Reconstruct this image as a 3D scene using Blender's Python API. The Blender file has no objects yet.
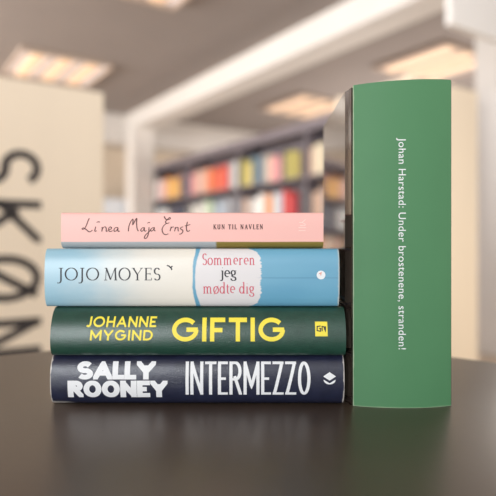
import bpy, bmesh, math, random
from mathutils import Vector, Matrix

random.seed(7)
SC = bpy.context.scene
COL = SC.collection

# ------------------------------------------------------------------ camera
EYE = 0.1125                      # eye height above the table top
F = 560.0                         # focal length in photo pixels (496 wide)
cam_d = bpy.data.cameras.new('camera')
cam = bpy.data.objects.new('camera', cam_d)
COL.objects.link(cam)
cam.location = (0, 0, EYE)
cam.rotation_euler = (math.radians(90), 0, 0)
cam_d.sensor_width = 36
cam_d.sensor_fit = 'HORIZONTAL'
cam_d.lens = 36 * F / 496
cam_d.clip_start = 0.01
cam_d.dof.use_dof = True
cam_d.dof.focus_distance = 0.396
cam_d.dof.aperture_fstop = 4.4
SC.camera = cam

# ------------------------------------------------------------------ world, lights, exposure
SC.view_settings.view_transform = 'Standard'
SC.view_settings.look = 'None'
SC.view_settings.gamma = 1
SC.view_settings.use_curve_mapping = False
SC.view_settings.exposure = 0.38

w = bpy.data.worlds.new('daylight')
SC.world = w
w.use_nodes = True
bg = w.node_tree.nodes['Background']
bg.inputs[0].default_value = (1.0, 0.97, 0.94, 1)
bg.inputs[1].default_value = 0.80


def area(name, loc, target, sx, sy, power, color):
    d = bpy.data.lights.new(name, 'AREA')
    d.shape = 'RECTANGLE'
    d.size, d.size_y, d.energy, d.color = sx, sy, power, color
    o = bpy.data.objects.new(name, d)
    COL.objects.link(o)
    o.location = loc
    o.rotation_euler = (Vector(target) - Vector(loc)).to_track_quat('-Z', 'Y').to_euler()
    return o


# unseen area lamps: one assumed behind the camera, one added at the hall's left
area('assumed_window_light', (-0.80, -1.7, 0.42), (0, 0.4, 0.06), 0.36, 0.8, 20, (0.93, 0.97, 1.0))  # assumed window with no opening modelled, gives the sheen on the spines
area('side_fill', (-5.9, 2.6, 0.8), (1.2, 4.4, 0.6), 3.0, 1.8, 330, (1.0, 0.98, 0.95))  # added fill lamp inside the windowless left wall, brightens beam and hall

# unseen fill lamps added to brighten far hall, white trim and right-hand shelf ends
area('far_fill', (2.7, 7.1, 0.35), (-1.0, 4.6, 0.9), 4.5, 1.8, 90, (1.0, 0.93, 0.86))
rl = area('rear_fill', (-.2, -2.6, 1.5), (0.8, 3.5, 2.1), 3.2, 0.9, 25, (0.97, 0.98, 1.0))
rl.data.spread = math.radians(62)
wl = area('warm_side_fill', (2.7, 0.5, -0.25), (1.2, 3.4, -0.15), 1.2, 0.6, 5, (1.0, 0.86, 0.68))
wl.data.spread = math.radians(75)

# ------------------------------------------------------------------ helpers


def lin(c):
    def f(v):
        v = v / 255.0
        return v / 12.92 if v <= 0.04045 else ((v + 0.055) / 1.055) ** 2.4
    return (f(c[0]), f(c[1]), f(c[2]), 1.0)


def mat(name, rgb, rough=0.5, var=0.0, vscale=60.0, bump=0.0, bscale=300.0, spec=0.5, coat=0.0,
        coat_rough=0.1, emit=None, estr=0.0, metal=0.0, stretch=None, sheen=0.0):
    m = bpy.data.materials.new(name)
    m.use_nodes = True
    nt = m.node_tree
    b = nt.nodes['Principled BSDF']
    b.inputs['Base Color'].default_value = lin(rgb)
    b.inputs['Roughness'].default_value = rough
    b.inputs['Specular IOR Level'].default_value = spec
    b.inputs['Coat Weight'].default_value = coat
    b.inputs['Coat Roughness'].default_value = coat_rough
    b.inputs['Metallic'].default_value = metal
    if emit:
        b.inputs['Emission Color'].default_value = lin(emit)
        b.inputs['Emission Strength'].default_value = estr
    tc = nt.nodes.new('ShaderNodeTexCoord')
    vec = tc.outputs['Object']
    if stretch:
        mp = nt.nodes.new('ShaderNodeMapping')
        mp.inputs['Scale'].default_value = stretch
        nt.links.new(vec, mp.inputs['Vector'])
        vec = mp.outputs[0]
    if var > 0:
        n = nt.nodes.new('ShaderNodeTexNoise')
        n.inputs['Scale'].default_value = vscale
        n.inputs['Detail'].default_value = 5
        nt.links.new(vec, n.inputs['Vector'])
        r = nt.nodes.new('ShaderNodeMapRange')
        r.inputs['From Min'].default_value = 0.3
        r.inputs['From Max'].default_value = 0.7
        r.inputs['To Min'].default_value = 1 - var
        r.inputs['To Max'].default_value = 1 + var
        nt.links.new(n.outputs['Fac'], r.inputs['Value'])
        mx = nt.nodes.new('ShaderNodeMix')
        mx.data_type = 'RGBA'
        mx.blend_type = 'MULTIPLY'
        mx.inputs['Factor'].default_value = 1
        mx.inputs['A'].default_value = lin(rgb)
        nt.links.new(r.outputs[0], mx.inputs['B'])
        nt.links.new(mx.outputs['Result'], b.inputs['Base Color'])
    if bump > 0:
        n2 = nt.nodes.new('ShaderNodeTexNoise')
        n2.inputs['Scale'].default_value = bscale
        n2.inputs['Detail'].default_value = 3
        nt.links.new(vec, n2.inputs['Vector'])
        bp = nt.nodes.new('ShaderNodeBump')
        bp.inputs['Strength'].default_value = bump
        bp.inputs['Distance'].default_value = 0.001
        nt.links.new(n2.outputs['Fac'], bp.inputs['Height'])
        nt.links.new(bp.outputs[0], b.inputs['Normal'])
        nt.links.new(bp.outputs[0], b.inputs['Coat Normal'])
    return m


class NG:
    """Little expression builder for shader maths."""

    def __init__(self, m):
        self.nt = m.node_tree
        tc = self.nt.nodes.new('ShaderNodeTexCoord')
        s = self.nt.nodes.new('ShaderNodeSeparateXYZ')
        self.nt.links.new(tc.outputs['Object'], s.inputs[0])
        self.obj = tc.outputs['Object']
        self.x, self.y, self.z = s.outputs

    def op(self, o, a, b=None, c=None):
        n = self.nt.nodes.new('ShaderNodeMath')
        n.operation = o
        for i, v in enumerate((a, b, c)):
            if v is None:
                continue
            if isinstance(v, (int, float)):
                n.inputs[i].default_value = v
            else:
                self.nt.links.new(v, n.inputs[i])
        return n.outputs[0]

    def ramp(self, v, a, b, ta=0.0, tb=1.0, smooth=True):
        n = self.nt.nodes.new('ShaderNodeMapRange')
        n.interpolation_type = 'SMOOTHSTEP' if smooth else 'LINEAR'
        for k, q in (('From Min', a), ('From Max', b), ('To Min', ta), ('To Max', tb)):
            n.inputs[k].default_value = q
        self.nt.links.new(v, n.inputs['Value'])
        return n.outputs[0]

    def noise(self, scale, sc=(1, 1, 1), detail=3):
        mp = self.nt.nodes.new('ShaderNodeMapping')
        mp.inputs['Scale'].default_value = sc
        self.nt.links.new(self.obj, mp.inputs['Vector'])
        n = self.nt.nodes.new('ShaderNodeTexNoise')
        n.inputs['Scale'].default_value = scale
        n.inputs['Detail'].default_value = detail
        self.nt.links.new(mp.outputs[0], n.inputs['Vector'])
        return self.op('SUBTRACT', n.outputs['Fac'], 0.5)

    def mix(self, fac, a, b):
        n = self.nt.nodes.new('ShaderNodeMix')
        n.data_type = 'RGBA'
        for k, v in (('Factor', fac), ('A', a), ('B', b)):
            if isinstance(v, (int, float, tuple)):
                n.inputs[k].default_value = v
            else:
                self.nt.links.new(v, n.inputs[k])
        return n.outputs['Result']

    def out(self, col):
        self.nt.links.new(col, self.nt.nodes['Principled BSDF'].inputs['Base Color'])


def link(name, bm, m, parent=None, smooth=False, recalc=True):
    me = bpy.data.meshes.new(name)
    if recalc:
        bmesh.ops.recalc_face_normals(bm, faces=bm.faces)
    bm.to_mesh(me)
    bm.free()
    for mm in (m if isinstance(m, (list, tuple)) else [m]):
        me.materials.append(mm)
    if smooth:
        for p in me.polygons:
            p.use_smooth = True
        try:
            me.set_sharp_from_angle(angle=math.radians(40))
        except Exception:
            pass
    o = bpy.data.objects.new(name, me)
    COL.objects.link(o)
    if parent:
        o.parent = parent
    return o


def empty(name, loc, label, cat, group=None, rz=0):
    o = bpy.data.objects.new(name, None)
    COL.objects.link(o)
    o.location = loc
    o.rotation_euler = (0, 0, rz)
    o.empty_display_size = 0.05
    tag(o, label, cat, group)
    return o


def tag(o, label, cat, group=None, kind=None):
    o['label'] = label
    o['category'] = cat
    if group:
        o['group'] = group
    if kind:
        o['kind'] = kind


def box(bm, x0, x1, y0, y1, z0, z1, bevel=0.0, M=None):
    vs = [bm.verts.new(p) for p in ((x0, y0, z0), (x1, y0, z0), (x1, y1, z0), (x0, y1, z0),
                                    (x0, y0, z1), (x1, y0, z1), (x1, y1, z1), (x0, y1, z1))]
    fs = [bm.faces.new([vs[i] for i in q]) for q in
          ((0, 3, 2, 1), (4, 5, 6, 7), (0, 1, 5, 4), (1, 2, 6, 5), (2, 3, 7, 6), (3, 0, 4, 7))]
    geom = vs
    if bevel > 0:
        es = list({e for f in fs for e in f.edges})
        r = bmesh.ops.bevel(bm, geom=es, offset=bevel, segments=2, affect='EDGES', profile=0.5)
        geom = list({v for f in r['faces'] for v in f.verts} | {v for v in vs if v.is_valid})
    if M:
        for v in geom:
            v.co = M @ v.co
    return geom


def nbox(*a, **k):
    bm = bmesh.new()
    box(bm, *a, **k)
    return bm


def lathe(bm, prof, seg=48, cx=0.0, cy=0.0):
    rings = []
    for r, z in prof:
        rings.append([bm.verts.new((cx + r * math.cos(2 * math.pi * i / seg), cy + r * math.sin(2 * math.pi * i / seg), z))
                      for i in range(seg)])
    for a, b in zip(rings, rings[1:]):
        for i in range(seg):
            j = (i + 1) % seg
            bm.faces.new((a[i], a[j], b[j], b[i]))
    bm.faces.new(list(reversed(rings[0])))
    bm.faces.new(rings[-1])


def loft(bm, prof, axis, a0, a1, cuts=1, fn=None):
    """Closed 2-D outline swept along an axis. prof = list of (p, q)."""
    rings = []
    for k in range(cuts + 1):
        t = a0 + (a1 - a0) * k / cuts
        ring = []
        for p, q in prof:
            co = (t, p, q) if axis == 'x' else (p, q, t)
            if fn:
                co = fn(*co)
            ring.append(bm.verts.new(co))
        rings.append(ring)
    n = len(prof)
    for a, b in zip(rings, rings[1:]):
        for i in range(n):
            j = (i + 1) % n
            bm.faces.new((a[i], a[j], b[j], b[i]))
    # end caps as quads between outer and inner half
    h = n // 2
    for ring in (rings[0], rings[-1]):
        for i in range(h - 1):
            bm.faces.new((ring[i], ring[i + 1], ring[n - 2 - i], ring[n - 1 - i]))


def shell(outer, th):
    """Outline of a sheet of thickness th whose visible side is the polyline `outer`; inner side offset to its left."""
    inner = []
    for i, p in enumerate(outer):
        a = Vector(outer[max(i - 1, 0)])
        b = Vector(outer[min(i + 1, len(outer) - 1)])
        d = (b - a).normalized()
        nrm = Vector((-d.y, d.x))
        inner.append((p[0] + nrm.x * th, p[1] + nrm.y * th))
    return list(outer) + list(reversed(inner))


# ------------------------------------------------------------------ drawn lettering (strokes swept with a pen)


def arc(cx, cy, rx, ry, a0, a1, n=18):
    return [(cx + rx * math.cos(math.radians(a0 + (a1 - a0) * i / n)),
             cy + ry * math.sin(math.radians(a0 + (a1 - a0) * i / n))) for i in range(n + 1)]


def S_curve():
    return arc(.5, .745, .46, .255, 28, 270, 20) + arc(.5, .25, .5, .25, 90, -150, 20)[1:]


# skeletons in a unit box: (width / cap height, [(open_ended_extend, points), ...])
SANS = {
    'A': (.86, [(1, [(0, 0), (.5, 1), (1, 0)]), (0, [(.2, .3), (.8, .3)])]),
    'D': (.80, [(1, [(0, 0), (0, 1)]), (0, [(0, 1), (.4, 1)] + arc(.4, .5, .6, .5, 90, -90) + [(0, 0)])]),
    'E': (.58, [(1, [(0, 0), (0, 1)]), (1, [(0, 1), (1, 1)]), (0, [(0, .5), (.95, .5)]), (1, [(0, 0), (1, 0)])]),
    'F': (.54, [(1, [(0, 0), (0, 1)]), (1, [(0, 1), (1, 1)]), (0, [(0, .48), (.95, .48)])]),
    'G': (.95, [(0, arc(.5, .5, .5, .5, 42, 360, 30)), (0, [(1.06, .5), (.55, .5)])]),
    'H': (.74, [(1, [(0, 0), (0, 1)]), (1, [(1, 0), (1, 1)]), (0, [(0, .5), (1, .5)])]),
    'I': (.0, [(1, [(.5, 0), (.5, 1)])]),
    'J': (.45, [(0, [(1, 1.2), (1, .3)] + arc(.45, .3, .55, .3, 0, -140, 12)[1:])]),
    'K': (.72, [(1, [(0, 0), (0, 1)]), (1, [(1, 1), (.02, .42)]), (1, [(.3, .58), (1, 0)])]),
    'L': (.55, [(1, [(0, 0), (0, 1)]), (1, [(0, 0), (1, 0)])]),
    'M': (.95, [(1, [(0, 0), (0, 1)]), (1, [(0, 1), (.5, .25), (1, 1)]), (1, [(1, 0), (1, 1)])]),
    'N': (.78, [(1, [(0, 0), (0, 1)]), (1, [(0, 1), (1, 0)]), (1, [(1, 0), (1, 1)])]),
    'O': (1.0, [(2, arc(.5, .5, .5, .5, 0, 360, 36))]),
    'Ø': (.92, [(2, arc(.5, .5, .5, .5, 0, 360, 36)), (0, [(.06, .0), (.94, 1.0)])]),
    'R': (.66, [(1, [(0, 0), (0, 1)]), (0, [(0, 1), (.5, 1)] + arc(.5, .74, .46, .26, 90, -90, 14) + [(0, .48)]), (1, [(.5, .48), (1, 0)])]),
    'S': (.62, [(0, S_curve())]),
    'T': (.66, [(1, [(.5, 0), (.5, 1)]), (1, [(0, 1), (1, 1)])]),
    'Y': (.80, [(1, [(.5, 0), (.5, .45)]), (1, [(0, 1), (.5, .42), (1, 1)])]),
    'Z': (.66, [(1, [(0, 1), (1, 1)]), (0, [(.97, 1), (.03, 0)]), (1, [(0, 0), (1, 0)])]),
}


def ribbon(pts, wf, ext=0.0, closed=False):
    """Quads of a stroke along pts; wf(direction) gives the pen width."""
    P = [Vector(p) for p in pts]
    if closed:
        P = P[:-1]
    if ext and not closed:
        P[0] = P[0] + (P[0] - P[1]).normalized() * ext
        P[-1] = P[-1] + (P[-1] - P[-2]).normalized() * ext
    n = len(P)
    L, R = [], []
    for i in range(n):
        if closed:
            a, b = P[i - 1], P[(i + 1) % n]
        else:
            a, b = P[max(i - 1, 0)], P[min(i + 1, n - 1)]
        d1 = (P[i] - a)
        d2 = (b - P[i])
        if d1.length < 1e-9:
            d1 = d2
        if d2.length < 1e-9:
            d2 = d1
        d1, d2 = d1.normalized(), d2.normalized()
        t = (d1 + d2)
        t = t.normalized() if t.length > 1e-6 else d1
        nrm = Vector((-t.y, t.x))
        c = max(0.38, nrm.dot(Vector((-d1.y, d1.x))))
        wd = wf(t) / 2 / c
        L.append(P[i] + nrm * wd)
        R.append(P[i] - nrm * wd)
    qs = []
    for i in range(n if closed else n - 1):
        j = (i + 1) % n
        qs.append([L[i], L[j], R[j], R[i]])
    return qs


def clip(poly, x0, x1, y0, y1):
    for ax, lim, sg in ((0, x0, 1), (0, x1, -1), (1, y0, 1), (1, y1, -1)):
        out = []
        for i in range(len(poly)):
            a, b = poly[i], poly[(i + 1) % len(poly)]
            da, db = (a[ax] - lim) * sg, (b[ax] - lim) * sg
            if da >= 0:
                out.append(a)
            if (da < 0) != (db < 0):
                out.append(a + (b - a) * (da / (da - db)))
        poly = out
        if len(poly) < 3:
            return []
    return poly


def subdivide(pts, step):
    out = [pts[0]]
    for a, b in zip(pts, pts[1:]):
        k = max(1, int(math.dist(a, b) / step))
        for i in range(1, k + 1):
            out.append((a[0] + (b[0] - a[0]) * i / k, a[1] + (b[1] - a[1]) * i / k))
    return out


def sans_word(word, x0, x1, y0, y1, sw, gap, swx=None, wide=None, step=None, slant=0.0):
    """Polygons of a word filling the box x0..x1, y0..y1 with stroke width sw (vertical stems swx)."""
    H = y1 - y0
    swx = swx or sw
    wide = wide or {}
    ws = [max(wide.get(c, SANS[c][0]) * H, swx) if c != 'I' else swx for c in word]
    free = (x1 - x0) - gap * (len(word) - 1)
    nI = sum(1 for c in word if c == 'I') * swx
    k = (free - nI) / (sum(ws) - nI)
    ws = [wd * k if c != 'I' else wd for c, wd in zip(word, ws)]
    polys = []
    x = x0
    for c, wd in zip(word, ws):
        for mode, pts in SANS[c][1]:
            q = [(x + swx / 2 + px * (wd - swx), y0 + sw / 2 + py * (H - sw)) for px, py in pts]
            q = subdivide(q, step or H / 6)

            def wf(t):
                return sw + (swx - sw) * abs(t.y)
            for poly in ribbon(q, wf, max(sw, swx) if mode == 1 else 0.0, mode == 2):
                if c in 'GØ':
                    pg = clip(poly, x - sw, x + wd + (0 if c == 'G' else sw), y0 - sw * .3, y1 + sw * .3)
                else:
                    pg = clip(poly, x, x + wd, y0, y1)
                if pg:
                    polys.append([(v[0] + slant * (v[1] - y0), v[1]) for v in pg])
        x += wd + gap
    return polys


# old-style serif: skeletons in units of cap height; stem weight follows the stroke direction
def _sf(x, y, r=.11):
    return ('s', [(x - r, y), (x + r, y)])


SERIF = {
    'J': (.36, [('p', [(.2, .97), (.2, .0)] + arc(.04, .0, .16, .22, 0, -120, 10)[1:]), _sf(.2, .975, .14)]),
    'O': (.86, [('c', arc(.43, .5, .39, .49, 0, 360, 32))]),
    'M': (.98, [('t', [(.12, .02), (.17, .97)]), ('p', [(.17, .97), (.48, .05)]), ('t', [(.48, .05), (.80, .97)]),
                ('p', [(.81, .97), (.86, .02)]), _sf(.12, .02), _sf(.86, .02), _sf(.14, .975, .09), _sf(.85, .975, .09)]),
    'Y': (.80, [('p', [(.12, .97), (.42, .45)]), ('t', [(.72, .97), (.42, .45)]), ('p', [(.42, .47), (.42, .02)]),
                _sf(.12, .975), _sf(.72, .975), _sf(.42, .02, .13)]),
    'E': (.60, [('p', [(.16, 0), (.16, 1)]), ('s', [(.04, .975), (.54, .975)]), ('s', [(.16, .52), (.46, .52)]),
                ('s', [(.04, .025), (.56, .025)]), ('s', [(.53, .99), (.53, .82)]), ('s', [(.56, .0), (.56, .2)]), ('s', [(.46, .6), (.46, .44)])]),
    'S': (.52, [('p', [(.07 + .4 * px, .02 + .96 * py) for px, py in S_curve()])]),
    'K': (.74, [('p', [(.14, 0), (.14, 1)]), ('t', [(.62, .97), (.16, .45)]), ('p', [(.28, .58), (.68, .02)]),
                _sf(.14, .02), _sf(.14, .98), _sf(.62, .98), _sf(.68, .02)]),
    'U': (.78, [('p', [(.14, .98), (.14, .35)] + arc(.38, .33, .24, .31, 180, 360, 14) + [(.62, .98)]), _sf(.14, .98), _sf(.62, .98)]),
    'N': (.84, [('t', [(.15, 0), (.15, .98)]), ('p', [(.15, .98), (.68, .02)]), ('t', [(.68, 0), (.68, .98)]),
                _sf(.15, .02), _sf(.12, .98), _sf(.68, .98)]),
    'T': (.70, [('p', [(.35, 0), (.35, 1)]), ('s', [(.03, .975), (.67, .975)]), _sf(.35, .02, .13), ('s', [(.04, .98), (.04, .8)]), ('s', [(.66, .98), (.66, .8)])]),
    'I': (.32, [('p', [(.16, 0), (.16, 1)]), _sf(.16, .02, .13), _sf(.16, .98, .13)]),
    'L': (.60, [('p', [(.16, 0), (.16, 1)]), _sf(.16, .98, .13), ('s', [(.03, .02), (.56, .02)]), ('s', [(.56, 0), (.56, .22)])]),
    'A': (.78, [('t', [(.1, .02), (.38, .98)]), ('p', [(.38, .98), (.68, .02)]), ('s', [(.2, .34), (.56, .34)]), _sf(.1, .02), _sf(.68, .02)]),
    'V': (.78, [('p', [(.1, .98), (.4, .02)]), ('t', [(.4, .02), (.68, .98)]), _sf(.1, .98), _sf(.68, .98)]),
    # lower case, x-height .62
    'o': (.58, [('c', arc(.28, .31, .23, .30, 0, 360, 24))]),
    'ø': (.60, [('c', arc(.29, .31, .23, .30, 0, 360, 24)), ('t', [(.08, -.06), (.5, .68)])]),
    'e': (.52, [('p', [(.07, .35), (.45, .35)] + arc(.26, .34, .2, .27, 2, 300, 22))]),
    'm': (.98, [('p', [(.12, .6), (.12, 0)]), ('p', [(.12, .45)] + arc(.27, .4, .15, .2, 150, 0, 10) + [(.43, 0)]),
                ('p', [(.43, .45)] + arc(.59, .4, .15, .2, 150, 0, 10) + [(.75, 0)] ),
                _sf(.13, .02), _sf(.44, .02), _sf(.76, .02), ('s', [(.02, .56), (.12, .6)])]),
    'n': (.66, [('p', [(.12, .6), (.12, 0)]), ('p', [(.12, .45)] + arc(.28, .4, .16, .2, 150, 0, 10) + [(.45, 0)]),
                _sf(.13, .02), _sf(.46, .02), ('s', [(.02, .56), (.12, .6)])]),
    'r': (.46, [('p', [(.12, .6), (.12, 0)]), ('p', [(.12, .42), (.2, .55), (.3, .6), (.4, .54)]), _sf(.13, .02), ('s', [(.02, .56), (.12, .6)])]),
    'j': (.32, [('p', [(.18, .6), (.18, -.08)] + arc(.06, -.1, .12, .16, 0, -130, 8)), ('p', [(.15, .84), (.21, .84)]), ('s', [(.06, .57), (.18, .6)])]),
    'i': (.32, [('p', [(.15, .6), (.15, 0)]), ('p', [(.12, .84), (.18, .84)]), _sf(.16, .02), ('s', [(.05, .57), (.15, .6)])]),
    'g': (.54, [('c', arc(.25, .42, .17, .19, 0, 360, 20)), ('t', [(.38, .56), (.52, .6)]),
                ('p', [(.2, .24), (.14, .14), (.22, .07), (.4, .04), (.46, -.06)] + arc(.27, -.12, .2, .13, 20, -200, 16))]),
    'd': (.62, [('c', arc(.26, .31, .2, .29, 0, 360, 24)), ('p', [(.46, .98), (.46, .0)]), ('s', [(.36, .94), (.46, .98)]), ('s', [(.46, .03), (.56, .05)])]),
    't': (.38, [('p', [(.16, .78), (.16, .12)] + arc(.26, .11, .1, .1, 180, 300, 8)), ('s', [(.04, .58), (.34, .58)])]),
    ' ': (.34, []),
}


def serif_word(word, x0, x1, base, cap, thick, thin, track=0.0):
    tot = sum(SERIF[c][0] + track for c in word) - track
    kx = (x1 - x0) / tot
    polys = []
    x = x0
    for c in word:
        for kind, pts in SERIF[c][1]:
            q = [(x + px * kx, base + py * cap) for px, py in pts]
            q = subdivide(q, cap / 5)
            if kind in 'st':
                def wf(t):
                    return thin
            else:
                def wf(t):
                    return thin + (thick - thin) * abs(t.y)
            polys += [list(p) for p in ribbon(q, wf, 0, kind == 'c')]
        x += (SERIF[c][0] + track) * kx
    return polys


def smooth_line(pts, n=6):
    out = []
    P = [Vector(p) for p in pts]
    for i in range(len(P) - 1):
        p0, p1, p2, p3 = P[max(i - 1, 0)], P[i], P[i + 1], P[min(i + 2, len(P) - 1)]
        for k in range(n):
            t = k / n
            out.append(tuple(0.5 * ((2 * p1) + (-p0 + p2) * t + (2 * p0 - 5 * p1 + 4 * p2 - p3) * t * t
                                    + (-p0 + 3 * p1 - 3 * p2 + p3) * t ** 3)))
    out.append(tuple(P[-1]))
    return out


def print_on(name, polys, surf, m, parent, label=None):
    """Ink on a spine: polygons in spine coordinates laid on surf(a, b) -> point."""
    bm = bmesh.new()
    st = .0005
    for ip, pg in enumerate(polys):
        off = (ip % 37) * 2e-6          # overlapping strokes never share a plane
        pg = [Vector((p[0], p[1])) for p in pg]
        lo, hi = min(p.y for p in pg), max(p.y for p in pg)
        k0, k1 = int(math.floor(lo / st)), int(math.floor(hi / st))
        for k in range(k0, k1 + 1):
            part = clip(pg, -9, 9, k * st, (k + 1) * st) if k1 > k0 else pg
            if len(part) < 3:
                continue
            try:
                bm.faces.new([bm.verts.new(Vector(surf(p.x, p.y)) - Vector((0, off, 0))) for p in part])
            except ValueError:
                pass
    o = link(name, bm, m, parent, recalc=False)
    if label:
        o['label'] = label
    return o


# ------------------------------------------------------------------ the hall (its axes are turned 34 degrees from the view)
ANG = math.radians(34)
UA = Vector((-math.sin(ANG), math.cos(ANG), 0))     # along the shelving
VB = Vector((math.cos(ANG), math.sin(ANG), 0))      # across it
RZ = ANG
FLOOR = -0.75
CEIL = EYE + 1.94


def hall(u, v, z=0.0):
    p = UA * u + VB * v
    return Vector((p.x, p.y, z))


def hbox(bm, u0, u1, v0, v1, z0, z1, bevel=0.0):
    M = Matrix(((VB.x, UA.x, 0, 0), (VB.y, UA.y, 0, 0), (0, 0, 1, 0), (0, 0, 0, 1)))
    box(bm, v0, v1, u0, u1, z0, z1, bevel, M)


def struct(name, m, *boxes):
    bm = bmesh.new()
    for b in boxes:
        hbox(bm, *b)
    o = link(name, bm, m)
    o['kind'] = 'structure'
    return o


M_ceil = mat('ceiling_paint', (150, 142, 139), .9, var=.03, vscale=2)
M_wall = mat('beige_wall_paint', (214, 198, 178), .9, var=.03, vscale=2)
M_white = mat('white_paint', (222, 217, 212), .7, var=.02, vscale=3)
M_floor = mat('warm_wood_floor', (200, 182, 162), .45, var=.12, vscale=3, stretch=(1, 8, 1))
M_cream = mat('cream_laminate', (236, 221, 199), .55, var=.025, vscale=6, stretch=(1, 1, .15))
M_black = mat('charcoal_vinyl', (52, 46, 46), .6, var=.05)
M_shelf = mat('dark_grey_shelf_paint', (120, 112, 118), .6, var=.05, vscale=8)

struct('floor', M_floor, (-5, 8.6, -6, 7.5, FLOOR - .06, FLOOR))
struct('ceiling', M_ceil, (-1.6, 8.6, -4.2, 7.5, CEIL, CEIL + .1))
struct('wall_far', M_wall, (8.3, 8.45, -6, 7.5, FLOOR, CEIL))
struct('wall_left', M_wall, (0.2, 8.3, -4.2, -4.05, FLOOR, CEIL))
struct('wall_right', M_wall, (-1.6, 8.3, 6.6, 6.75, FLOOR, CEIL))
BEAM = EYE + 1.705
struct('trim_1', M_white, (-1.6, 7.78, 3.10, 3.40, BEAM, CEIL))            # long ceiling beam
M_white2 = mat('lit_white_paint', (228, 225, 222), .7, var=.02, vscale=3)  # white paint made lighter in place of light on cross beam and near column
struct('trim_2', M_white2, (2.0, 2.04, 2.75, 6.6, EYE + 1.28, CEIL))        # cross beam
struct('trim_3', M_white, (7.79, 8.12, -6, 6.6, EYE + 1.52, CEIL))          # far cross beam
struct('trim_4', M_white, (7.46, 7.74, 3.08, 3.40, FLOOR, BEAM))           # far column
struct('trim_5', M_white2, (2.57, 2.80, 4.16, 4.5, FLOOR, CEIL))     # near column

# --- ceiling lights
M_tray = mat('light_diffuser', (235, 232, 235), .5, emit=(235, 226, 228), estr=0.30)
M_tube = mat('warm_lamp_tube', (240, 205, 165), .5, emit=(255, 224, 194), estr=0.36)
M_lframe = mat('light_housing', (190, 172, 158), .6)


def ceiling_light(u, v, label):
    r = empty('ceiling_light', hall(u, v, CEIL - .02), label, 'ceiling light', 'recessed lamps of the hall ceiling', RZ)
    s = .43
    bm = bmesh.new()
    for a in ((-s - .03, s + .03, -s - .03, -s), (-s - .03, s + .03, s, s + .03), (-s - .03, -s, -s, s), (s, s + .03, -s, s)):
        box(bm, a[0], a[1], a[2], a[3], -.03, .018, .004)
    link('frame', bm, M_lframe, r)
    link('diffuser', nbox(-s, s, -s, s, .002, .016), M_tray, r)
    for k in (-1, 0, 1):
        bm = bmesh.new()
        bmesh.ops.create_cone(bm, cap_ends=True, segments=16, radius1=.07, radius2=.07, depth=.80,
                              matrix=Matrix.Translation((k * .28, 0, -.012)) @ Matrix.Rotation(math.pi / 2, 4, 'X') @ Matrix.Diagonal((1, .18, 1, 1)))
        link('lamp_tube', bm, M_tube, r, smooth=True)
    for k in (-.14, .14):
        link('louvre', nbox(k - .012, k + .012, -s + .01, s - .01, -.03, .001), M_lframe, r)


ceiling_light(6.12, 1.66, 'square recessed ceiling lamp with warm tubes, above the lettered cream shelf end')
ceiling_light(3.58, 1.55, 'square recessed ceiling lamp cut by the top edge, between shelf end and long beam')
ceiling_light(3.74, 4.90, 'square recessed ceiling lamp glowing above the tall green book, beside the near column')
ceiling_light(5.85, 4.90, 'square recessed ceiling lamp beyond the long white beam, above the far bookcase')

# --- left bookcase end with the section sign
G_H = EYE + .609
gb = empty('bookcase', hall(2.14, .30, FLOOR), 'cream bookcase end with large black sideways section lettering', 'bookcase', None, RZ)
W2 = .46
hh = G_H - FLOOR
link('end_panel', nbox(-W2, W2, 0, .035, 0, hh, .003), M_cream, gb)
link('end_panel', nbox(-W2, W2, 1.97, 2.005, 0, hh, .003), M_cream, gb)
link('top_board', nbox(-W2 + .02, W2 - .02, .036, 1.969, hh - .04, hh - .01, .002), M_cream, gb)
link('back_panel', nbox(-.01, .01, .036, 1.969, .08, hh - .041), M_cream, gb)
for z in (.08, .42, .76, 1.10):
    for sx in (-1, 1):
        a, b = sorted((sx * .012, sx * (W2 - .03)))
        link('shelf', nbox(a, b, .036, 1.969, z, z + .022, .001), M_cream, gb)
# sign: reads downwards, tops of the letters to the right
zt = G_H - FLOOR
SX = -.022           # panel coordinate of the letter baseline
for ch, (z1, z0) in zip('SKØN', ((1.222, 1.084), (1.036, .882), (.838, .668), (.608, .474))):
    bm = bmesh.new()
    for pg in sans_word(ch, 0, z1 - z0, 0, .245, .030, 0):
        bm.faces.new([bm.verts.new((SX + p[1], -.0015, z1 - p[0])) for p in pg])
    link('sign_letter', bm, M_black, gb, recalc=False)['label'] = 'black sideways letter'

# --- right bookcase end (cream)
rb = empty('bookcase', hall(2.14, 2.88, FLOOR), 'plain cream bookcase end showing to the right of the tall green book', 'bookcase', None, RZ)
hh2 = EYE + .995 - FLOOR
W3 = .33
link('end_panel', nbox(-W3, W3, 0, .035, 0, hh2, .003), M_cream, rb)
link('end_panel', nbox(-W3, W3, .565, .60, 0, hh2, .003), M_cream, rb)
link('top_board', nbox(-W3 + .01, W3 - .01, .036, .564, hh2 - .04, hh2 - .01, .002), M_cream, rb)
for z in (.08, .45, .82, 1.19, 1.53):
    link('shelf', nbox(-W3 + .01, W3 - .01, .036, .564, z, z + .022, .001), M_cream, rb)

# --- white cupboard by the far wall
wc = empty('cupboard', hall(7.95, 3.2, FLOOR), 'white cupboard against the far wall behind the far column', 'cupboard', None, RZ)
ch = EYE + .72 - FLOOR
M_cup = mat('white_cupboard_lacquer', (232, 238, 246), .35)
link('body', nbox(-.9, .9, -.1, .3, .06, ch, .004), M_cup, wc)
link('plinth', nbox(-.88, .88, -.08, .28, 0, .059), M_shelf, wc)
for k in (-1, 1):
    dr = link('door', nbox(min(k * .005, k * .895), max(k * .005, k * .895), -.122, -.102, .08, ch - .02, .003), M_cup, wc)
    link('handle', nbox(min(k * .05, k * .07), max(k * .05, k * .07), -.145, -.123, .9, 1.05, .003), M_shelf, dr)

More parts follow.
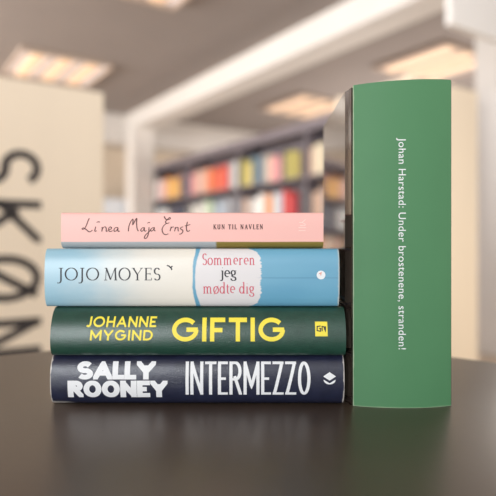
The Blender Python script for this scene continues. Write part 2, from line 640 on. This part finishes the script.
# --- far bookcase with books
BU0, BU1, BV = 2.90, 7.65, 3.42
fb = empty('bookcase', hall(BU0, BV, FLOOR), 'long dark grey bookcase full of colourful books below the white beam', 'bookcase', None, RZ)
TOP = EYE + 1.20 - FLOOR
LEN = BU1 - BU0
link('top_board', nbox(0, .32, 0, LEN, TOP - .03, TOP, .002), M_shelf, fb)
link('fascia', nbox(-.012, -.001, 0, LEN, TOP - .10, TOP - .002, .002), M_shelf, fb)
link('back_panel', nbox(.30, .319, 0, LEN, .02, TOP - .031), M_shelf, fb)
NB = 4
for k in range(NB + 1):
    y = k * (LEN - .03) / NB
    link('side_panel', nbox(0, .299, y, y + .03, 0, TOP - .031, .001), M_shelf, fb)
BOARDS = (.06, .42, .78, EYE + .235 - FLOOR, EYE + .66 - FLOOR)
for z in BOARDS:
    for k in range(NB):
        y0 = k * (LEN - .03) / NB + .031
        y1 = (k + 1) * (LEN - .03) / NB - .001
        link('shelf', nbox(0, .299, y0, y1, z, z + .025, .001), M_shelf, fb)

PAL = {
    'white': (232, 230, 226), 'grey': (150, 150, 156), 'pink': (224, 150, 150), 'orange': (226, 140, 74),
    'red': (216, 66, 44), 'beige': (206, 172, 148), 'yellow': (214, 186, 84), 'olive': (170, 164, 82),
    'teal': (92, 130, 150), 'pale blue': (170, 196, 216), 'dark blue': (58, 66, 98), 'brown': (110, 74, 58),
    'cream': (226, 214, 184), 'crimson': (190, 36, 48), 'pale green': (180, 204, 168), 'charcoal': (66, 62, 66),
}
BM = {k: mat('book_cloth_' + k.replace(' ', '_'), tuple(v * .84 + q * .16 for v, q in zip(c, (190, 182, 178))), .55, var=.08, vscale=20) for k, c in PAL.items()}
M_paper = mat('paper', (232, 222, 200), .8, bump=.3, bscale=900, stretch=(.02, .02, 1))

me_bm = bmesh.new()           # unit book: spine to -x, 1 wide in y, 1 tall
prof = [(-.5 * 0, 0)]
vs_out = []
outl = [(.98, -.5), (.06, -.5)] + [(.06 - .06 * math.sin(math.pi * i / 8), -.5 + i / 8) for i in range(1, 8)] + [(.06, .5), (.98, .5)]
inner = [(.98, .40), (.10, .40), (.10, -.40), (.98, -.40)]
for z in (0, 1):
    vs_out.append([me_bm.verts.new((p[0], p[1], z)) for p in outl + inner])
n_ = len(outl) + 4
for i in range(n_):
    j = (i + 1) % n_
    me_bm.faces.new((vs_out[0][i], vs_out[0][j], vs_out[1][j], vs_out[1][i]))
for z in (0, 1):
    me_bm.faces.new(vs_out[z])
pv = box(me_bm, .10, .95, -.399, .399, .012, .985)
pset = set(pv)
bmesh.ops.recalc_face_normals(me_bm, faces=me_bm.faces)
for f in me_bm.faces:
    if all(v in pset for v in f.verts):
        f.material_index = 1
BOOKMESH = bpy.data.meshes.new('shelf_book')
me_bm.to_mesh(BOOKMESH)
me_bm.free()
BOOKMESH.materials.append(BM['white'])
BOOKMESH.materials.append(M_paper)

# colour runs along each shelf, read off by view column
ROW1 = [(157, 'white grey'), (163, 'pink white'), (179, 'orange yellow orange'), (188, 'charcoal dark_blue'), (203, 'beige beige pink'),
        (209, 'orange'), (226, 'red orange red'), (236, 'grey white'), (250, 'olive yellow pale_green'), (262, 'teal teal grey'),
        (267, 'cream'), (276, 'pink'), (283, 'grey charcoal'), (297, 'yellow olive'), (306, 'charcoal brown'), (326, 'beige grey cream'),
        (345, 'orange brown pink'), (999, 'grey beige red teal white olive')]
ROW2 = [(166, 'pale_blue white pale_blue'), (186, 'dark_blue charcoal'), (212, 'white pale_green white'), (235, 'pale_blue grey'),
        (250, 'beige grey'), (262, 'white orange'), (270, 'orange'), (281, 'pale_blue white'), (296, 'crimson red crimson'),
        (310, 'brown charcoal'), (323, 'beige grey'), (345, 'orange beige white'), (999, 'grey beige red teal white olive')]
ROW3 = [(999, 'white beige grey red teal olive pale_blue orange brown cream')]
ORD = ['', 'second ', 'third ', 'fourth ', 'fifth ', 'sixth ', 'seventh ', 'eighth ', 'ninth ', 'tenth ', 'eleventh ', 'twelfth ',
       'thirteenth ', 'fourteenth ', 'fifteenth ', 'sixteenth ', 'seventeenth ', 'eighteenth ', 'nineteenth ', 'twentieth ']
ORD += ['%dth ' % n for n in range(21, 60)]
first = None
for row, (zb, shelfname, runs, hmin, hmax) in enumerate((
        (BOARDS[4] + .0255, 'top shelf', ROW1, .24, .31),
        (BOARDS[3] + .0255, 'second shelf', ROW2, .26, .33),
        (BOARDS[2] + .0255, 'third shelf', ROW3, .19, .205))):
    count = {}
    for bay in reversed(range(NB)):              # bay by the far column first
        y1 = (bay + 1) * (LEN - .03) / NB - .004
        y0 = bay * (LEN - .03) / NB + .034
        y = y1
        while True:
            tk = random.uniform(.030, .058)
            if y - tk < y0:
                break
            p = hall(BU0 + y - tk / 2, BV)
            px = 248 + F * p.x / p.y
            names = next(r[1] for r in runs if px < r[0]).split()
            c = random.choice(names).replace('_', ' ')
            h = random.uniform(hmin, hmax)
            if first is None:
                o = bpy.data.objects.new('shelf_book', BOOKMESH)
                first = o
            else:
                o = first.copy()
            COL.objects.link(o)
            q = hall(BU0 + y - tk / 2, BV + random.uniform(.012, .035), FLOOR + zb)
            o.location = q
            o.rotation_euler = (0, 0, RZ)
            o.scale = (random.uniform(.15, .19), tk - .0012, h)
            o.material_slots[0].link = 'OBJECT'
            o.material_slots[0].material = BM[c]
            k = count.get(c, 0)
            count[c] = k + 1
            tag(o, '%s book on the far bookcase %s, %s%s from the column' % (c, shelfname, ORD[k] or 'first ', c),
                'book', 'books standing on the far bookcase')
            y -= tk
            if random.random() < .06:
                y -= random.uniform(.02, .06)

# ------------------------------------------------------------------ the round table
TC = (-.03, .28)
TR = .385
tb = empty('table', (TC[0], TC[1], FLOOR), 'round dark brown table top carrying the five books', 'table')
M_top = mat('dark_brown_laminate', (76, 62, 51), .37, var=.04, vscale=40, bump=.04, bscale=220, spec=.8)
M_leg = mat('black_steel', (30, 30, 32), .4, metal=.6)
bm = bmesh.new()
t0 = -FLOOR
lathe(bm, [(TR - .004, t0 - .028), (TR, t0 - .024), (TR, t0 - .003), (TR - .001, t0 - .001), (TR - .003, t0)], 160)
link('tabletop', bm, M_top, tb, smooth=True)
bm = bmesh.new()
lathe(bm, [(.15, t0 - .040), (.15, t0 - .0285)], 48)
link('mounting_plate', bm, M_leg, tb, smooth=True)
bm = bmesh.new()
lathe(bm, [(.032, .021), (.032, t0 - .0405)], 40)
link('pedestal', bm, M_leg, tb, smooth=True)
bm = bmesh.new()
lathe(bm, [(.23, 0), (.235, .006), (.22, .014), (.04, .0205)], 72)
link('foot', bm, M_leg, tb, smooth=True)

# ------------------------------------------------------------------ the stack of four
EPS = .00012
SPX = .395 / F            # metres per photo pixel at the spines


class Lying:
    """A book lying flat, spine towards the viewer. Local origin: middle of its spine edge, underside."""

    def __init__(self, label, px0, px1, y, z0, T, sag, n, depth, m_spine, m_cover, m_back=None, profile=None, board=.0024, lean=0.0):
        self.sag, self.n, self.T, self.lean = sag, n, T, lean
        self.s = S = (y - sag - lean / 2) / F
        self.xc = ((px0 + px1) / 2 - 248) * S
        L = (px1 - px0) * S
        self.L = L
        self.z0 = z0
        self.root = r = empty('book', (self.xc, y, z0), label, 'book', 'books stacked flat on the round table')
        e = .006
        if profile is None:
            pr = [(e, T)]
            N = 120
            for i in range(N + 1):
                a = math.pi / 2 - math.pi * i / N
                s, c = math.sin(a), max(math.cos(a), 0)
                zz = T / 2 + T / 2 * math.copysign(abs(s) ** (2 / n), s)
                pr.append((-sag * c ** (2 / n) - lean * (1 - zz / T), zz))
            pr.append((e, 0))
        else:
            pr = profile
        bm = bmesh.new()
        loft(bm, shell(pr, .0016), 'x', -L / 2, L / 2, 1)
        self.spine = link('spine', bm, m_spine, r, smooth=True)
        link('front_cover', nbox(-L / 2, L / 2, e + .0002, depth, T - board, T, .0006), m_cover, r)
        link('back_cover', nbox(-L / 2, L / 2, e + .0002, depth, 0, board, .0006), m_back or m_cover, r)
        bm = bmesh.new()
        box(bm, -L / 2 + .003, L / 2 - .003, .003, depth - .004, board + .0002, T - board - .0002)
        link('page_block', bm, M_paper, r)

    def surf(self, lift=EPS):
        def f(a, b):
            s = max(-1, min(1, (b - self.T / 2) / (self.T / 2)))
            y = -self.sag * max(0.0, 1 - abs(s) ** self.n) ** (1 / self.n)
            return (a, y - lift - self.lean * (1 - max(0.0, min(1.0, b / self.T))), b)
        return f

    def X(self, px):
        return (px - 248) * self.s - self.xc

    def Z(self, py):
        return EYE - (py - 248) * self.s - self.z0


M_navy = mat('navy_textured_paper', (34, 38, 60), .38, var=.16, vscale=160, bump=.2, bscale=1200, spec=.3, coat=.6, coat_rough=.24)
M_dgreen = mat('dark_green_textured_paper', (34, 70, 58), .38, var=.12, vscale=200, bump=.2, bscale=1200, spec=.3, coat=.6, coat_rough=.24)
M_inkw = mat('white_ink', (236, 238, 241), .5)
M_inky = mat('yellow_ink', (244, 226, 70), .5)
M_inkk = mat('dark_ink', (44, 44, 52), .6)
M_inkr = mat('rose_ink', (208, 92, 110), .6)
M_inkb = mat('brown_ink', (86, 52, 50), .6)

# worn pale edge on the navy book
g = NG(M_navy)
b = M_navy.node_tree.nodes['Principled BSDF']
src = b.inputs['Base Color'].links[0].from_socket
edge = g.op('ADD', g.op('ABSOLUTE', g.x), g.op('MULTIPLY', g.noise(240), .0022))
wear = g.ramp(edge, .1037, .1044)
hz = g.op('ADD', g.z, g.op('MULTIPLY', g.noise(160), .004))
wear2 = g.op('MULTIPLY', g.ramp(hz, .0025, .0005), g.ramp(g.x, -.085, -.100))
g.out(g.mix(g.op('MINIMUM', g.op('ADD', wear, wear2), .85), src, lin((206, 200, 194))))

Z1, Z2, Z3 = .0357, .0702, .1123
D0 = .4075

# --- navy hardback, bottom of the stack
B1 = Lying('navy blue hardback at the bottom of the stack, white block lettering on spine', 50, 344.5, D0, 0.0002, Z1 - .0004, .0095, 2.3, .138, M_navy, M_navy)
s1 = B1.surf()
pol = sans_word('SALLY', B1.X(76.5), B1.X(155.5), B1.Z(379.4), B1.Z(362), 4.6 * SPX, .1 * SPX, 5.6 * SPX,
                wide={'L': .62, 'A': 1.0, 'Y': 1.0, 'S': .86}, step=.001)
pol += sans_word('ROONEY', B1.X(67.5), B1.X(167.5), B1.Z(397.8), B1.Z(380.6), 4.6 * SPX, .3 * SPX, 5.8 * SPX,
                 wide={'R': .95, 'O': 1.1, 'N': 1.0, 'E': .8, 'Y': 1.05}, step=.001)
print_on('lettering', pol, s1, M_inkw, B1.spine, 'white ultra bold author lettering')
pol = sans_word('INTERMEZZO', B1.X(185.5), B1.X(310.5), B1.Z(395), B1.Z(362.2), 2.5 * SPX, 1.6 * SPX, 3.2 * SPX,
                wide={'N': .34, 'T': .30, 'E': .26, 'R': .33, 'M': .42, 'Z': .29, 'O': .33}, step=.001)
print_on('lettering', pol, s1, M_inkw, B1.spine, 'tall condensed white title lettering')
pol = [[Vector((B1.X(a), B1.Z(c))) for a, c in q] for q in (
    [(323.2, 376.4), (329.6, 372.2), (336, 376.4), (329.6, 380.6)],)]
half = [(323.6, 379.6)] + [(329.6 + 6 * math.cos(math.radians(t)), 379.8 + 4.6 * math.sin(math.radians(t))) for t in range(170, 5, -15)] + [(335.6, 379.6), (329.6, 382.2)]
ctr = (329.6, 383.2)
for a, c in zip(half[:-2], half[1:-1]):
    pol.append([Vector((B1.X(q[0]), B1.Z(q[1]))) for q in (a, c, ctr)])
print_on('emblem', pol, s1, M_inkw, B1.spine, 'white diamond emblem over a bowl shape')

# --- dark green hardback
B2 = Lying('dark green hardback second from the bottom of the stack, yellow spine lettering', 50.3, 346, D0, Z1 + .0001, Z2 - Z1 - .0003, .0100, 2.1, .136, M_dgreen, M_dgreen, lean=.0062)
s2 = B2.surf()
pol = sans_word('JOHANNE', B2.X(85.5), B2.X(155.8), B2.Z(327.3), B2.Z(317), 1.9 * SPX, 1.7 * SPX, slant=.06, step=.001)
pol += sans_word('MYGIND', B2.X(90), B2.X(152.6), B2.Z(340.3), B2.Z(330), 1.9 * SPX, 1.9 * SPX, slant=.06, step=.001)
print_on('lettering', pol, s2, M_inky, B2.spine, 'yellow author lettering')
pol = sans_word('GIFTIG', B2.X(172), B2.X(285), B2.Z(341.3), B2.Z(318.2), 4.3 * SPX, 3.6 * SPX, wide={'G': 1.02, 'F': .58, 'T': .70}, step=.001)
print_on('lettering', pol, s2, M_inky, B2.spine, 'bold yellow title lettering')


def rect(Bk, x0, y0, x1, y1, n=6):
    out = []
    for i in range(n):
        ya, yb = y0 + (y1 - y0) * i / n, y0 + (y1 - y0) * (i + 1) / n
        out.append([Vector((Bk.X(a), Bk.Z(c))) for a, c in ((x0, ya), (x1, ya), (x1, yb), (x0, yb))])
    return out


print_on('publisher_tag', rect(B2, 315.2, 322, 327.6, 336.2), s2, M_inky, B2.spine, 'small yellow square with black monogram')
pol = []
for pts in ([(320.8, 326.2), (317.4, 326.6), (317.2, 330.6), (320.4, 331.2), (320.8, 328.6), (319.2, 328.5)],
            [(322.2, 331.2), (322.2, 326.6), (324.4, 327.0), (324.6, 329.2), (325.4, 331.0), (325.6, 326.4)]):
    q = subdivide([(B2.X(a), B2.Z(c)) for a, c in pts], .0008)
    pol += ribbon(q, lambda t: 1.05 * SPX)
print_on('monogram', pol, B2.surf(EPS * 2), M_inkk, B2.spine, 'black monogram')

# --- pale blue paperback with printed artwork
M_art = mat('printed_blue_cover', (110, 172, 206), .38, bump=.06, bscale=60, coat=.2, coat_rough=.25)
L3a, L3b = 44.5, 339.5
SP3 = (.4065 - .0068) / F
xc3 = ((L3a + L3b) / 2 - 248) * SP3
T3 = Z3 - Z2 - .0003
g = NG(M_art)
pxn = g.op('ADD', g.op('DIVIDE', g.op('ADD', g.x, xc3), SP3), 248.0)             # photo columns along the spine
zn = g.op('DIVIDE', g.op('SUBTRACT', g.z, T3 / 2), T3 / 2)
z2 = g.op('MULTIPLY', zn, zn)
wob = g.noise(90, (1, 1, 1), 4)
fine = g.noise(60, (.2, .2, 14), 4)
soft = g.noise(28, (1, 1, 1.6), 4)
lcol = g.mix(g.ramp(g.op('ADD', pxn, g.op('MULTIPLY', soft, 70.0)), 62, 150), lin((150, 190, 208)), lin((222, 220, 212)))
lcol = g.mix(g.ramp(pxn, 120, 190), lcol, lin((232, 227, 216)))
bl = g.op('ADD', g.op('ADD', g.op('MULTIPLY', z2, 2.4), 192.8), g.op('MULTIPLY', wob, 4.0))
br = g.op('ADD', g.op('ADD', g.op('MULTIPLY', z2, 5.0), 195.2), g.op('MULTIPLY', wob, 3.0))
z6 = g.op('POWER', g.op('ABSOLUTE', zn), 7.0)
rr = g.op('ADD', g.op('SUBTRACT', 261.0, g.op('MULTIPLY', z6, 12.0)), g.op('MULTIPLY', fine, 6.0))
m1 = g.ramp(g.op('SUBTRACT', bl, pxn), -.7, .7)
m2 = g.op('MULTIPLY', g.ramp(g.op('SUBTRACT', pxn, br), -.6, .6), g.ramp(g.op('SUBTRACT', rr, pxn), -.7, .7))
blue = g.mix(g.ramp(g.op('ADD', g.noise(9, (1, 1, 3)), .5), .3, .7), lin((98, 160, 192)), lin((112, 172, 200)))
c = g.mix(m1, blue, lcol)
c = g.mix(m2, c, lin((224, 221, 222)))
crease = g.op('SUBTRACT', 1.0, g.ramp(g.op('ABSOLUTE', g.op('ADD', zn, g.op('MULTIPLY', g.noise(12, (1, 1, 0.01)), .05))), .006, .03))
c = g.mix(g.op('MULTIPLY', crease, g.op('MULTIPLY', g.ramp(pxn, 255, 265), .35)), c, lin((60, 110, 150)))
wearx = g.ramp(g.op('ADD', pxn, g.op('MULTIPLY', fine, 3.0)), 337.6, 339.0)
c = g.mix(g.op('MULTIPLY', wearx, .6), c, lin((214, 206, 184)))
g.out(c)
M_blue = mat('plain_blue_cover', (110, 172, 206), .4, var=.04)
B3 = Lying('pale blue and white paperback under the pink book, rose and black spine title', L3a, L3b, D0 - .001, Z2 + .0001, T3, .0068, 2.5, .136, M_art, M_blue, board=.0008)
s3 = B3.surf()
pol = serif_word('JOJO', B3.X(58), B3.X(99), B3.Z(280.3), 12.6 * SPX, 1.5 * SPX, .6 * SPX, .10)
pol += serif_word('MOYES', B3.X(104), B3.X(160.5), B3.Z(280.3), 12.6 * SPX, 1.5 * SPX, .6 * SPX, .09)
print_on('lettering', pol, s3, M_inkk, B3.spine, 'dark grey serif author lettering')
pol = serif_word('Sommeren'.replace('S', 'S'), B3.X(202), B3.X(255.5), B3.Z(265), 11.6 * SPX, 1.15 * SPX, .6 * SPX, .07)
pol += serif_word('mødte dig', B3.X(203), B3.X(254.5), B3.Z(293.6), 11.8 * SPX, 1.15 * SPX, .6 * SPX, .02)
print_on('lettering', pol, s3, M_inkr, B3.spine, 'rose serif title lettering')
pol = serif_word('jeg', B3.X(220.5), B3.X(236.5), B3.Z(277.6), 11.8 * SPX, 1.5 * SPX, .65 * SPX, .02)
print_on('lettering', pol, s3, M_inkk, B3.spine, 'black serif word')
pol = []
for pts in ([(166.8, 265.4), (169.2, 266.2), (170.6, 267.8), (172.4, 266.0)], [(169.6, 266.6), (171.4, 268.2), (171.8, 270.0)]):
    pol += ribbon(subdivide([(B3.X(a), B3.Z(c_)) for a, c_ in pts], .0006), lambda t: 1.2 * SPX)
print_on('bird_silhouette', pol, s3, M_inkk, B3.spine, 'tiny black bird')


def disc(Bk, cx, cy, r, n=20):
    return [[Vector((Bk.X(q[0]), Bk.Z(q[1]))) for q in
             ((cx, cy), (cx + r * math.cos(2 * math.pi * i / n), cy + r * math.sin(2 * math.pi * i / n)),
              (cx + r * math.cos(2 * math.pi * (i + 1) / n), cy + r * math.sin(2 * math.pi * (i + 1) / n)))] for i in range(n)]


print_on('publisher_emblem', disc(B3, 321, 275, 4.4), s3, M_inkw, B3.spine, 'round white emblem')
pol = ribbon(subdivide([(B3.X(a), B3.Z(c_)) for a, c_ in ((318.8, 274), (321.2, 272.6), (320.6, 275.4))], .0006), lambda t: .8 * SPX)
print_on('emblem_mark', pol, B3.surf(EPS * 2), mat('coral_ink', (226, 150, 130), .6), B3.spine, 'coral mark')

# --- thin pink paperback on top
Z4 = .1379
T4 = Z4 - Z3
M_pink = mat('pink_cover', (243, 188, 180), .45, var=.02, vscale=30)
M_pback = mat('pink_book_back', (126, 118, 70), .42)
g = NG(M_pink)
SP4 = (.4035 - .0003) / F
xc4 = ((61 + 323.5) / 2 - 248) * SP4
px4 = g.op('ADD', g.op('DIVIDE', g.op('ADD', g.x, xc4), SP4), 248.0)
under = g.mix(g.ramp(px4, 214.5, 217.5), lin((168, 176, 180)), lin((134, 118, 52)))
zz = g.op('ADD', g.z, g.op('MULTIPLY', g.noise(30), .0006))
g.out(g.mix(g.ramp(zz, .0049, .0043), lin((243, 188, 180)), under))
g = NG(M_pback)
g.out(g.mix(g.ramp(g.op('ADD', g.op('DIVIDE', g.op('ADD', g.x, xc4), SP4), 248.0), 214.5, 217.5), lin((168, 176, 180)), lin((134, 118, 52))))
pr = [(.006, T4), (.0012, T4), (.0006, T4 - .0002), (.0002, T4 - .0008), (0, T4 - .0018), (-.0003, T4 * .6), (0, .0050)]
pr += [(.0056 - .0056 * math.cos(math.radians(a)), .0046 - .0046 * math.sin(math.radians(a))) for a in range(8, 90, 9)] + [(.0062, 0)]
B4 = Lying('thin pink paperback lying on top of the stack, handwritten author name', 61, 323.5, D0 - .004, Z3 + .0001, T4, .0003, 2, .130, M_pink, M_pink, M_pback, profile=pr, board=.0005)


def s4(a, b_):
    return (a, -.0003 - EPS, b_)


H1, H2 = (56, 205), (120, 205)
Kz = 6.2
SCRIPT = [(H1, q) for q in (
    [(207, 82), (200, 95), (191, 120), (181, 140), (169, 151), (162, 147), (170, 142), (185, 150), (200, 163), (213, 166), (226, 155)],
    [(247, 134), (243, 148), (241, 160), (246, 163), (253, 159)], [(252, 108), (262, 104), (272, 106)],
    [(286, 136), (286, 152), (284, 164)], [(285, 152), (296, 138), (308, 137), (312, 150), (312, 163), (322, 160)],
    [(326, 153), (340, 150), (344, 140), (335, 136), (327, 146), (328, 160), (340, 164), (352, 158)],
    [(384, 140), (370, 140), (360, 152), (362, 163), (374, 160), (384, 144), (383, 156), (388, 164), (397, 160)])]
SCRIPT += [(H2, q) for q in (
    [(52, 163), (54, 138), (64, 108), (78, 88), (81, 98), (79, 122), (88, 108), (98, 88), (104, 85), (103, 110), (106, 145), (114, 162)],
    [(150, 141), (137, 143), (129, 156), (136, 163), (147, 152), (151, 142), (151, 158), (158, 162), (164, 158)],
    [(180, 138), (178, 165), (170, 196), (158, 208), (151, 200), (160, 184), (178, 168), (190, 156)], [(170, 113), (178, 108), (186, 109)],
    [(212, 140), (198, 143), (190, 156), (197, 162), (208, 152), (213, 142), (212, 156), (220, 161)],
    [(274, 70), (282, 86), (296, 92), (312, 84), (306, 78), (292, 92), (282, 104), (290, 114), (306, 110)],
    [(288, 114), (270, 130), (261, 152), (268, 175), (284, 184), (300, 178)],
    [(318, 134), (314, 148), (311, 162)], [(313, 150), (322, 138), (334, 136)],
    [(344, 136), (341, 150), (339, 163)], [(340, 152), (350, 139), (359, 140), (360, 152), (362, 163)],
    [(392, 136), (380, 138), (375, 147), (386, 154), (390, 164), (380, 178), (368, 180)],
    [(418, 104), (412, 135), (414, 158), (424, 163), (434, 156)], [(402, 130), (420, 126), (436, 120)])]
pol = []
for (ox, oy), q in SCRIPT:
    pts = smooth_line([(B4.X(ox + a / Kz), B4.Z(oy + c_ / Kz)) for a, c_ in q], 5)
    pol += ribbon(pts, lambda t: (.62 + .45 * abs(t.x * .5 - t.y * .85)) * SPX)
print_on('handwriting', pol, s4, M_inkb, B4.spine, 'brown handwritten author name')
pol = serif_word('KUN TIL NAVLEN', B4.X(213.5), B4.X(263), B4.Z(229.2), 4.8 * SPX, .95 * SPX, .5 * SPX, .3)
print_on('lettering', pol, s4, M_inkb, B4.spine, 'small brown spaced title capitals')
M_pale = mat('pale_pink_ink', (250, 214, 206), .5)
pol = []
for pts in ([(298.5, 230.6), (305.5, 230.6)], [(298.5, 227.6), (306, 227.6)], [(300, 225.4), (305.4, 225.4)], [(305.6, 219.4), (302, 222.4), (305.8, 224.6)], [(299, 222.4), (303, 222.6)]):
    pol += ribbon([(B4.X(a), B4.Z(c_)) for a, c_ in pts], lambda t: .8 * SPX)
print_on('publisher_mark', pol, s4, M_pale, B4.spine, 'pale pink upright mark')

# ------------------------------------------------------------------ the standing green book
GY = .3990
GX0, GX1 = (353 - 248) / F * GY, (451 - 248) / F * GY
GW = GX1 - GX0
GXC = (GX0 + GX1) / 2
GH = .2303
GSAG = .0062
GD = .128
gbk = empty('book', (GXC, GY, .0001), 'very thick green hardback standing upright beside the stack, white title down its spine', 'book')
M_green = mat('green_spine_paper', (78, 131, 90), .6, var=.03, vscale=25, bump=.25, bscale=22, spec=.4)
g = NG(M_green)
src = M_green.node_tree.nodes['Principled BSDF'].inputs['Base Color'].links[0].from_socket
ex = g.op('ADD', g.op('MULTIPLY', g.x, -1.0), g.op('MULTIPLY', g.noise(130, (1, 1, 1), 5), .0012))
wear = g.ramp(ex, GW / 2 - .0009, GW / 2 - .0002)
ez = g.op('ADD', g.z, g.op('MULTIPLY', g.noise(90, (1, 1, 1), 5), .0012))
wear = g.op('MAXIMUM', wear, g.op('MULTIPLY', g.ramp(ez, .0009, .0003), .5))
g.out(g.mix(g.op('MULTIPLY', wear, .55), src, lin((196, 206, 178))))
M_dark = mat('glossy_dark_cover', (44, 34, 31), .10, spec=.8, coat=1.0, coat_rough=.03)


def lean(x, y, z):
    """The top edge of the spine rises a little to the right."""
    return (x, y, z * (1 + .0170 * x / GW))


bm = bmesh.new()
pr = [(-GW / 2 + .0012, .0045), (-GW / 2 + .0002, .002)]
for i in range(33):
    t = -1 + 2 * i / 32
    pr.append((t * GW / 2, -GSAG * (1 - abs(t) ** 2.2)))
pr += [(GW / 2 - .0002, .002), (GW / 2 - .0012, .0045)]
loft(bm, shell(pr, .0014), 'z', 0, GH, 8, lean)
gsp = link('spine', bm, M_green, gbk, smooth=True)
for s in (-1, 1):
    hp = [(.0006, .0016), (.0009, .0018), (.0022, .0054), (.0021, .0058), (.0016, .0066), (.0018, .0070), (.0036, .0114), (.0037, .0120), (.0037, .0126), (.0037, GD)]
    oo = [(s * (GW / 2 + p), q) for p, q in hp]
    if s > 0:
        ou = shell(oo, .0018)
    else:
        ou = shell(oo, -.0018)
    bm = bmesh.new()
    loft(bm, ou, 'z', 0, GH - (.0004 if s > 0 else .0012), 1, lean)
    link('front_cover' if s < 0 else 'back_cover', bm, M_dark, gbk)
bm = bmesh.new()
box(bm, -GW / 2 + .0024, GW / 2 - .0024, .006, GD - .004, .003, GH - .006)
link('page_block', bm, M_paper, gbk)

cu = bpy.data.curves.new('title', 'FONT')
cu.body = 'Johan Harstad: Under brostenene, stranden!'
cu.size = 1
cu.space_character = 1.06
to = bpy.data.objects.new('title', cu)
COL.objects.link(to)
bpy.context.view_layer.update()
tm = bpy.data.meshes.new_from_object(to.evaluated_get(bpy.context.evaluated_depsgraph_get()))
xs = [v.co.x for v in tm.vertices]
bpy.data.objects.remove(to)
GS = (GY - GSAG) / F
za, zb_ = EYE - (138 - 248) * GS, EYE - (349.5 - 248) * GS
kx = (za - zb_) / (max(xs) - min(xs))
ky = 10.6 * GS
xbase = (398.6 - 248) * GS - GXC
for v in tm.vertices:
    X = xbase + v.co.y * ky
    Z = za - (v.co.x - min(xs)) * kx
    t = X / (GW / 2)
    v.co = (X, -GSAG * (1 - abs(t) ** 2.2) - EPS * 1.5, Z)
tm.materials.clear()
tm.materials.append(M_inkw)
tm.name = 'lettering'
to = bpy.data.objects.new('lettering', tm)
COL.objects.link(to)
to.parent = gsp
to['label'] = 'white title lettering running down'
